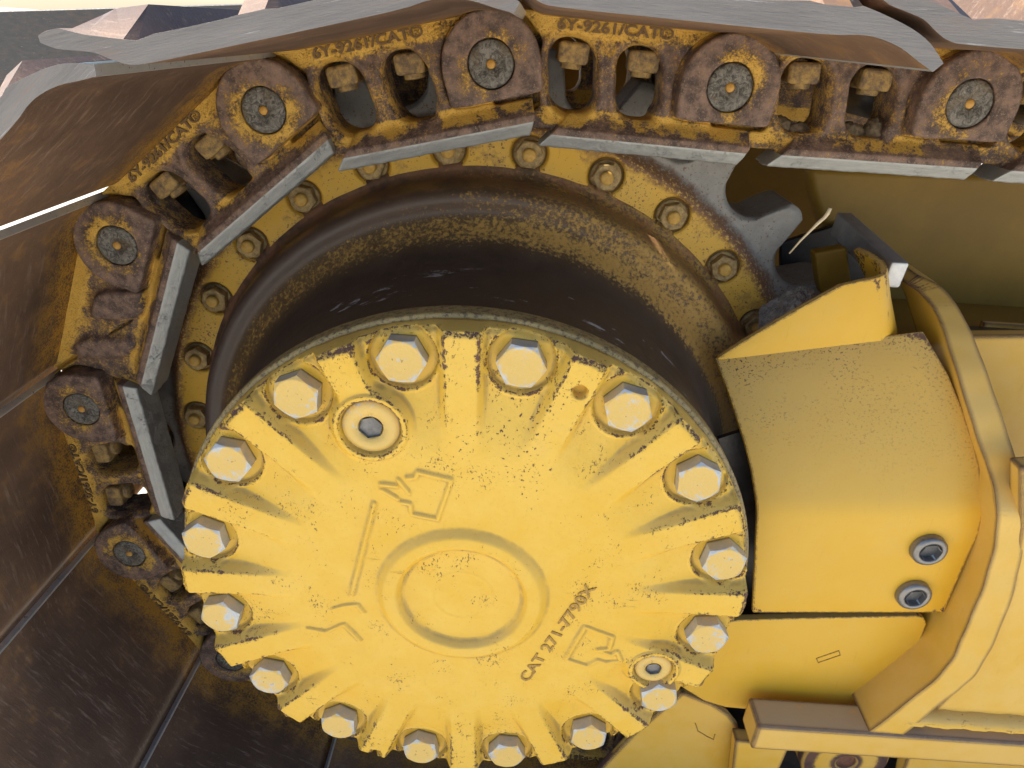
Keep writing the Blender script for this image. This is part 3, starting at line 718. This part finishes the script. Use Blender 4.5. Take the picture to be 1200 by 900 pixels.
# ================================================================== guard over the motor line
fr = empty('motor_guard', tuple(at(1000, 716, .10)), 'bent yellow sheet metal guard with two socket screws right of the round cover', 'guard')
def world_child(o, p): o.parent = p; o.matrix_parent_inverse = Matrix.Translation(-Vector(p.location))
def sheet(name, rows, th, mat, parent, dirn=None):
    """bent sheet from rows of points, given thickness along its normals"""
    n = len(rows[0]); V = [p for r_ in rows for p in r_]
    F = [(i*n+j, i*n+j+1, (i+1)*n+j+1, (i+1)*n+j) for i in range(len(rows)-1) for j in range(n-1)]
    me = mesh_py(name, V, F, True); o = link_obj(name, me, mat); world_child(o, parent)
    s_ = o.modifiers.new('thick', 'SOLIDIFY'); s_.thickness = th; s_.offset = -1 if dirn is None else dirn
    bv = o.modifiers.new('bevel', 'BEVEL'); bv.width = .0012; bv.segments = 2; bv.limit_method = 'ANGLE'; bv.angle_limit = math.radians(50)
    return o
y0, ztan = .10, math.tan(math.radians(57))
zf = at(1000, 600, y0)[2]
rowspec = [(882, 1106, 718, y0), (883, 1118, 690, y0), (885, 1133, 655, y0), (886, 1146, 628, y0)]
rows = []
def row(xl, xr, py, y, m=9, pyr=None):
    A, B = at(xl, py, y), at(xr, pyr if pyr else py, y); return [A+(B-A)*t for t in np.linspace(0, 1, m)]
for xl, xr, py, y in rowspec: rows.append(row(xl, xr, py, y))
for xl, xr, py, dy in ((887, 1151, 608, .0006), (887, 1154, 597, .0024), (886, 1153, 585, .0060), (884, 1151, 572, .0105), (881, 1149, 553, .0170)): rows.append(row(xl, xr, py, y0+dy))
for xl, xr, py, pyr, dy in ((873, 1142, 520, 520, .0295), (862, 1128, 485, 480, .045), (852, 1112, 455, 440, .061), (838, 1082, 419, 388, .082)): rows.append(row(xl, xr, py, y0+dy, pyr=pyr))
sheet('bent_panel', rows, .006, M['guard'], fr, -1)
# gusset: upright folded plate on the rear edge of the panel
yg = y0+.080
G = [[(842, 419), (862, 405), (890, 388), (925, 368), (950, 354), (985, 336)], [(842, 421), (866, 420), (893, 419), (927, 417), (952, 415), (987, 412)]]
def gus(px0, py0, px1, py1, y): A, B = at(px0, py0, y), at(px1, py1, y); return [A, A+(B-A)*.5, B]
cols = [gus(842, 419, 842, 422, yg), gus(870, 401, 870, 421, yg), gus(905, 380, 905, 420, yg), gus(945, 357, 945, 418, yg), gus(985, 335, 986, 416, yg), gus(1015, 328, 1016, 415, yg), gus(1030, 325, 1034, 414, yg),
        gus(1038, 321, 1044, 410, yg+.004), gus(1040, 313, 1049, 403, yg+.012), gus(1036, 305, 1052, 390, yg+.026), gus(1020, 294, 1046, 372, yg+.052), gus(1006, 289, 1036, 358, yg+.075)]
sheet('gusset', cols, .007, M['gusset'], fr, -1)
# socket head screws
for px, py in ((1091, 648), (1073, 701)):
    c = at(px, py, y0-.0085)
    prof = [(.0001, .0075), (.0112, .0075), (.0116, -.0002), (.0140, -.0010), (.0175, .0000), (.0190, .0020), (.0195, .0080)]
    o = link_obj('socket_screw', lathe('socket_screw', prof, 48), M['bolt_bare']); o.location = c; world_child(o, fr)
    V = [(.0120*math.cos(i*math.pi/3+.2), -.0009, .0120*math.sin(i*math.pi/3+.2)) for i in range(6)]+[(.0118*math.cos(i*math.pi/3+.2), .0068, .0118*math.sin(i*math.pi/3+.2)) for i in range(6)]
    s_ = link_obj('socket', mesh_py('socket', V, [(i, (i+1) % 6, (i+1) % 6+6, i+6) for i in range(6)]+[tuple(range(6, 12))]), M['socket'], o)

# lower cover plates
lp = plate_px('guard_plate', [(800, 740), (862, 727), (960, 724), (1076, 722), (1083, 724), (1086, 731), (1080, 748), (1066, 783), (1040, 806), (1014, 824), (1004, 827), (930, 829), (872, 831), (850, 829), (826, 822), (790, 800)], .112, .010, M['gusset'], None, .0015)
tag(lp, 'flat yellow plate with cut corner below the guard, right of the cover', 'plate')
ep = plate_px('end_plate', [(700, 905), (745, 858), (800, 812), (836, 826), (854, 838), (865, 852), (868, 864), (866, 880), (860, 905), (850, 990), (700, 990)], .128, .012, M['frame'], None, .003)
tag(ep, 'small yellow plate with rounded shoulder under the lower right cover bolts', 'plate')

def stamp(name, pts, y, w_, mat, parent, closed=False):
    P = [at(a, b_, y) for a, b_ in pts]; P = P+[P[0]] if closed else P; V = []; F = []
    for A, B in zip(P[:-1], P[1:]):
        d = (B-A)/np.linalg.norm(B-A); nn_ = np.array([-d[2], 0, d[0]])*w_/2; k = len(V)
        V += [A-nn_-d*w_/2, B-nn_+d*w_/2, B+nn_+d*w_/2, A+nn_-d*w_/2]; V += [p+np.array([0, .003, 0]) for p in V[k:k+4]]
        F += [(k, k+1, k+2, k+3), (k, k+4, k+5, k+1), (k+1, k+5, k+6, k+2), (k+2, k+6, k+7, k+3), (k+3, k+7, k+4, k)]
    return link_obj(name, fixn(mesh_py(name, V, F)), mat, parent)
stamp('stamped_mark', [(957, 772), (983, 763), (985, 768), (959, 777)], .1112, .0009, M['cletters'], lp, True)
stamp('stamped_mark', [(815, 848), (818, 857), (828, 863), (836, 867), (838, 861)], .1272, .0012, M['cletters'], ep)
# ================================================================== track frame
tf = empty('undercarriage', tuple(at(1100, 880, .07)), 'yellow welded track frame with curved flange and ledge at the right edge', 'undercarriage')
def part(o): world_child(o, tf); return o
I = [(1062, 333), (1080, 345), (1099, 370), (1114, 413), (1131, 468), (1148, 522), (1162, 562), (1168, 598), (1165, 640), (1151, 690), (1130, 740), (1114, 775), (1086, 805), (1018, 858)]
O = [(1075, 322), (1106, 338), (1130, 372), (1148, 412), (1166, 462), (1184, 516), (1196, 560), (1201, 600), (1198, 648), (1185, 704), (1162, 760), (1140, 795), (1112, 818), (1058, 862)]
ys_ = [.250, .225, .195, .165, .138, .115, .096, .076, .072, .068, .064, .062, .060, .058]
def dens(L_):
    out = []
    for i in range(len(L_)-1):
        for t in np.arange(8)/8:
            p0, p1, p2, p3 = [np.array(L_[min(max(i+q, 0), len(L_)-1)], float) for q in (-1, 0, 1, 2)]
            out.append(.5*((2*p1)+(-p0+p2)*t+(2*p0-5*p1+4*p2-p3)*t*t+(-p0+3*p1-3*p2+p3)*t**3))
    return out+[np.array(L_[-1], float)]
yd = [float(q[0]) for q in dens([(a, 0) for a in ys_])]
Ii = [at(p[0], p[1], y) for p, y in zip(dens(I), yd)]; Oo = [at(p[0], p[1], y) for p, y in zip(dens(O), yd)]
n = len(Ii); V = []; F = []
for q in range(n):
    a, b_ = Ii[q], Oo[q]; wv = .0006*math.sin(q*.85)
    V += [a+np.array([0, wv, 0]), b_+np.array([0, wv, 0]), b_+np.array([.004, .085, 0]), a+np.array([.002, .085, 0])]
for q in range(n-1):
    for e in range(4): F.append((q*4+e, q*4+(e+1) % 4, (q+1)*4+(e+1) % 4, (q+1)*4+e))
F += [(0, 1, 2, 3), tuple((n-1)*4+e for e in (3, 2, 1, 0))]
o = link_obj('curved_flange', fixn(mesh_py('curved_flange', V, F)), M['frame']); bevel(o, .0025, 2, 40); part(o)
# ledge bar under the plates
a, b_ = at(888, 853, .055), at(888, 879, .055); xr = .95
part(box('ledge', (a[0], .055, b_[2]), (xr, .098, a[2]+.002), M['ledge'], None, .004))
# weld fillet above the ledge, right of the flange
P0, P1 = at(1062, 848, .057), at(1260, 862, .057)
V = []; F = []; m = 40
for q in range(m+1):
    p = P0+(P1-P0)*q/m
    for e in range(7):
        an = math.pi*.5*e/6; rr_ = .013*(1+.03*math.sin(q*2.1)+.05*math.sin(q*.8)+random.uniform(-.02, .02))
        V.append((p[0], .0735-rr_*math.cos(an)*1.25, p[2]-.004+rr_*math.sin(an)*1.1))
for q in range(m):
    for e in range(6): F.append((q*7+e, (q+1)*7+e, (q+1)*7+e+1, q*7+e+1))
o = link_obj('weld_bead', fixn(mesh_py('weld_bead', V, F, True)), M['gusset']); part(o)
# side panel right of the flange
part(plate_px('side_panel', [(1196, 548), (1320, 540), (1320, 872), (1060, 868), (1120, 806), (1160, 752), (1185, 690), (1196, 620)], .072, .02, M['frame'], None, .003))
# stepped collar and deck behind the flange
pd = [at(1108, 394, .25), at(1420, 391, .25), at(1420, 700, .19), at(1150, 690, .19)]
Vv, Ff = prism(pd, [p+np.array([0, .02, 0]) for p in pd]); o = link_obj('sloping_panel', fixn(mesh_py('sloping_panel', Vv, Ff)), M['frame']); bevel(o, .003); part(o)
# rear wall of the frame, seen under the top run
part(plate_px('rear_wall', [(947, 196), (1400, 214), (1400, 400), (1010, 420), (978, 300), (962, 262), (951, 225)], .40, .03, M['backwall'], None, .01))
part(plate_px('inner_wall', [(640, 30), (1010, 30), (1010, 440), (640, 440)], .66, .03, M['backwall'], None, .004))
pa_ = at(1060, 393, .255)
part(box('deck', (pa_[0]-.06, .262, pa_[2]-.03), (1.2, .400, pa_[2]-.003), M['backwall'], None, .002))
part(box('deck_slot', (at(1130, 389, .275)[0], .272, pa_[2]-.004), (1.2, .300, pa_[2]+.0012), M['black'], None, .001))
part(box('slot_lip', (at(1152, 384, .30)[0], .300, pa_[2]-.004), (1.2, .309, pa_[2]+.006), M['frame'], None, .001))
# lower structure below the ledge
part(plate_px('lower_web', [(862, 868), (926, 874), (912, 905), (905, 1000), (850, 1000), (858, 905)], .100, .02, M['frame'], None, .002))
part(plate_px('lower_panel', [(1068, 878), (1330, 886), (1330, 1010), (1040, 1010), (1058, 905)], .105, .02, M['frame'], None, .002))
# motor flange casting with a rusty bolt hole below the ledge
cx = at(995, 884, .118); cast = lathe('casting', [(.013, .012), (.013, .0), (.016, -.002), (.030, -.001), (.056, .000), (.060, .004), (.060, .03)], 64)
o = link_obj('flange_casting', cast, M['frame']); o.location = cx+np.array([0, 0, -.016]); part(o)
o = link_obj('bolt_hole', lathe('bolt_hole', [(.0001, .006), (.012, .005), (.0128, .001)], 40), mat_plain('hole_rust', (.16, .07, .04), (.30, .14, .08), .9, 0, 120)); o.location = cx+np.array([0, 0, -.016]); part(o)
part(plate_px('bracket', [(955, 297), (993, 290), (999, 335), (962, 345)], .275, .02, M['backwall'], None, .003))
part(plate_px('recess_shade', [(915, 285), (985, 262), (1040, 300), (1045, 350), (915, 380)], .385, .01, M['black'], None, .002))  # added black sheet standing for the shade behind the bracket
# added black sheet painting the deep shade between hub and guard
sp = []
for an in np.radians(np.linspace(-80, 22, 60)):
    sp.append([(.2885*math.cos(an), .150, .2885*math.sin(an)), (.36*math.cos(an), .158, .36*math.sin(an)), (.405*math.cos(an), .159, .405*math.sin(an))])
V = [p for r_ in sp for p in r_]; F = [(i*3+j, i*3+j+1, (i+1)*3+j+1, (i+1)*3+j) for i in range(59) for j in range(2)]
o = link_obj('gap_shade', mesh_py('gap_shade', V, F), M['black']); so = o.modifiers.new('thick', 'SOLIDIFY'); so.thickness = .006; part(o)
# black boxes added to paint the shaded interior behind guard and drive
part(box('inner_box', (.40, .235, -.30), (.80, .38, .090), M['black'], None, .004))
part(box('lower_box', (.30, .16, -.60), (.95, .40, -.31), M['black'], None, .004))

# guide bar resting over the gusset
A_, B_ = at(985, 262, .36), at(1050, 323, .215)
def bar(name, A, B, w_, h_, mat):
    A, B = Vector(A), Vector(B); d = (B-A); L_ = d.length; d.normalize(); s_ = d.cross(Vector((0, 0, 1))).normalized(); u_ = s_.cross(d)
    V = [p+s_*sx*w_/2+u_*sz*h_/2 for p in (A, B) for sx, sz in ((-1, -1), (1, -1), (1, 1), (-1, 1))]
    me = fixn(mesh_py(name, V, [(0, 1, 2, 3), (7, 6, 5, 4), (0, 4, 5, 1), (1, 5, 6, 2), (2, 6, 7, 3), (3, 7, 4, 0)])); me.materials.append(mat); return me, d
me, d = bar('guide_bar', A_, B_, .020, .030, M['bar']); o = link_obj('guide_bar', me, None); bevel(o, .003); me.materials.append(M['barcut'])
for p in me.polygons:
    if p.normal.dot(d) > .9: p.material_index = 1
tag(o, 'grey steel bar with bright cut end sticking out beside the gusset', 'bar')

# dirt heaped inside the gusset
gu, gv = np.meshgrid(np.linspace(0, 1, 70), np.linspace(0, 1, 50), indexing='ij')
DV = []
for a_, b2_ in zip(gu.ravel(), gv.ravel()): DV.append(at(898+a_*92, 366-b2_*40, .200+.060*b2_))
DV = np.array(DV); nzv = .010*vnoise((DV[:, 0], DV[:, 1]), 80, 31)+.003*vnoise((DV[:, 0], DV[:, 1]), 420, 32)+.0025*rng.normal(size=len(DV))*.6
DV[:, 2] += nzv+.004-.012-.09*np.abs(gu.ravel()-.5)**1.6; DV[:, 1] -= nzv*.5
ii, jj = np.meshgrid(np.arange(69), np.arange(49), indexing='ij')
o = link_obj('dirt', fixn(mesh_np('dirt', DV, np.stack([ii*50+jj, (ii+1)*50+jj, (ii+1)*50+jj+1, ii*50+jj+1], -1).reshape(-1, 4))), M['dirt'])
tag(o, 'grey crumbly dirt packed behind the yellow gusset', 'dirt', kind='stuff')
def lump(bm, c, rad, seed):
    import bmesh
    r = bmesh.ops.create_icosphere(bm, subdivisions=4, radius=1)['verts']
    co = np.array([v_.co[:] for v_ in r]); k = 1+.30*vnoise((co[:, 0], co[:, 1], co[:, 2]), 2.5, seed)+.12*vnoise((co[:, 0], co[:, 1], co[:, 2]), 7, seed+1)+.05*np.random.default_rng(seed).normal(size=len(co))
    for v_, q, kk in zip(r, co, k): v_.co = Vector(q*kk*np.array(rad))+Vector(c)
import bmesh
bm = bmesh.new()
pk = np.array(pins[i0+4])
for q, (u, v_, ru, rv) in enumerate(((.060, -.036, .014, .013), (.082, -.040, .018, .011), (.126, -.038, .018, .014), (.152, -.036, .010, .018))):
    lump(bm, (pk[0]+u, YP+(.036 if u < .16 else .008), pk[1]+v_), (ru, .012 if u < .16 else .005, rv), 40+q*3)
me = bpy.data.meshes.new('dirt'); bm.to_mesh(me); bm.free(); me.polygons.foreach_set('use_smooth', [True]*len(me.polygons))
o = link_obj('dirt', me, M['dirt2']); tag(o, 'brown dirt packed in the windows of the top right track link', 'dirt', kind='stuff')
# straw
def tube(name, pts, rad, mat, n=8):
    V = []; F = []
    for i, p in enumerate(pts):
        p = Vector(p); d = (Vector(pts[min(i+1, len(pts)-1)])-Vector(pts[max(i-1, 0)])).normalized(); s_ = d.cross(Vector((0, 1, .2))).normalized(); u_ = s_.cross(d)
        r_ = rad[i] if isinstance(rad, list) else rad
        V += [p+(s_*math.cos(2*math.pi*k/n)+u_*math.sin(2*math.pi*k/n))*r_ for k in range(n)]
    for i in range(len(pts)-1):
        for k in range(n): F.append((i*n+k, i*n+(k+1) % n, (i+1)*n+(k+1) % n, (i+1)*n+k))
    F += [tuple(range(n)), tuple(range((len(pts)-1)*n, len(pts)*n))]
    return link_obj(name, fixn(mesh_py(name, V, F, True)), mat)
st = tube('straw', [at(925, 297, .21), at(938, 282, .205), at(950, 270, .20), at(958, 262, .20), at(966, 255, .20), at(970, 250, .20), at(973, 244, .20)], [.0008, .0011, .0013, .0017, .0019, .0021, .0019], M['straw'])
tag(st, 'thin dry straw stalk poking up beside the sprocket tooth', 'straw')

# dark scratched plate in the background, upper left
o = plate_px('steel_plate', [(-120, 16), (60, 11), (330, 3), (420, -2), (420, 110), (-120, 140)], .80, .02, M['plate'], None, .003)
tag(o, 'dark scratched steel plate standing behind the track at top left', 'steel plate')
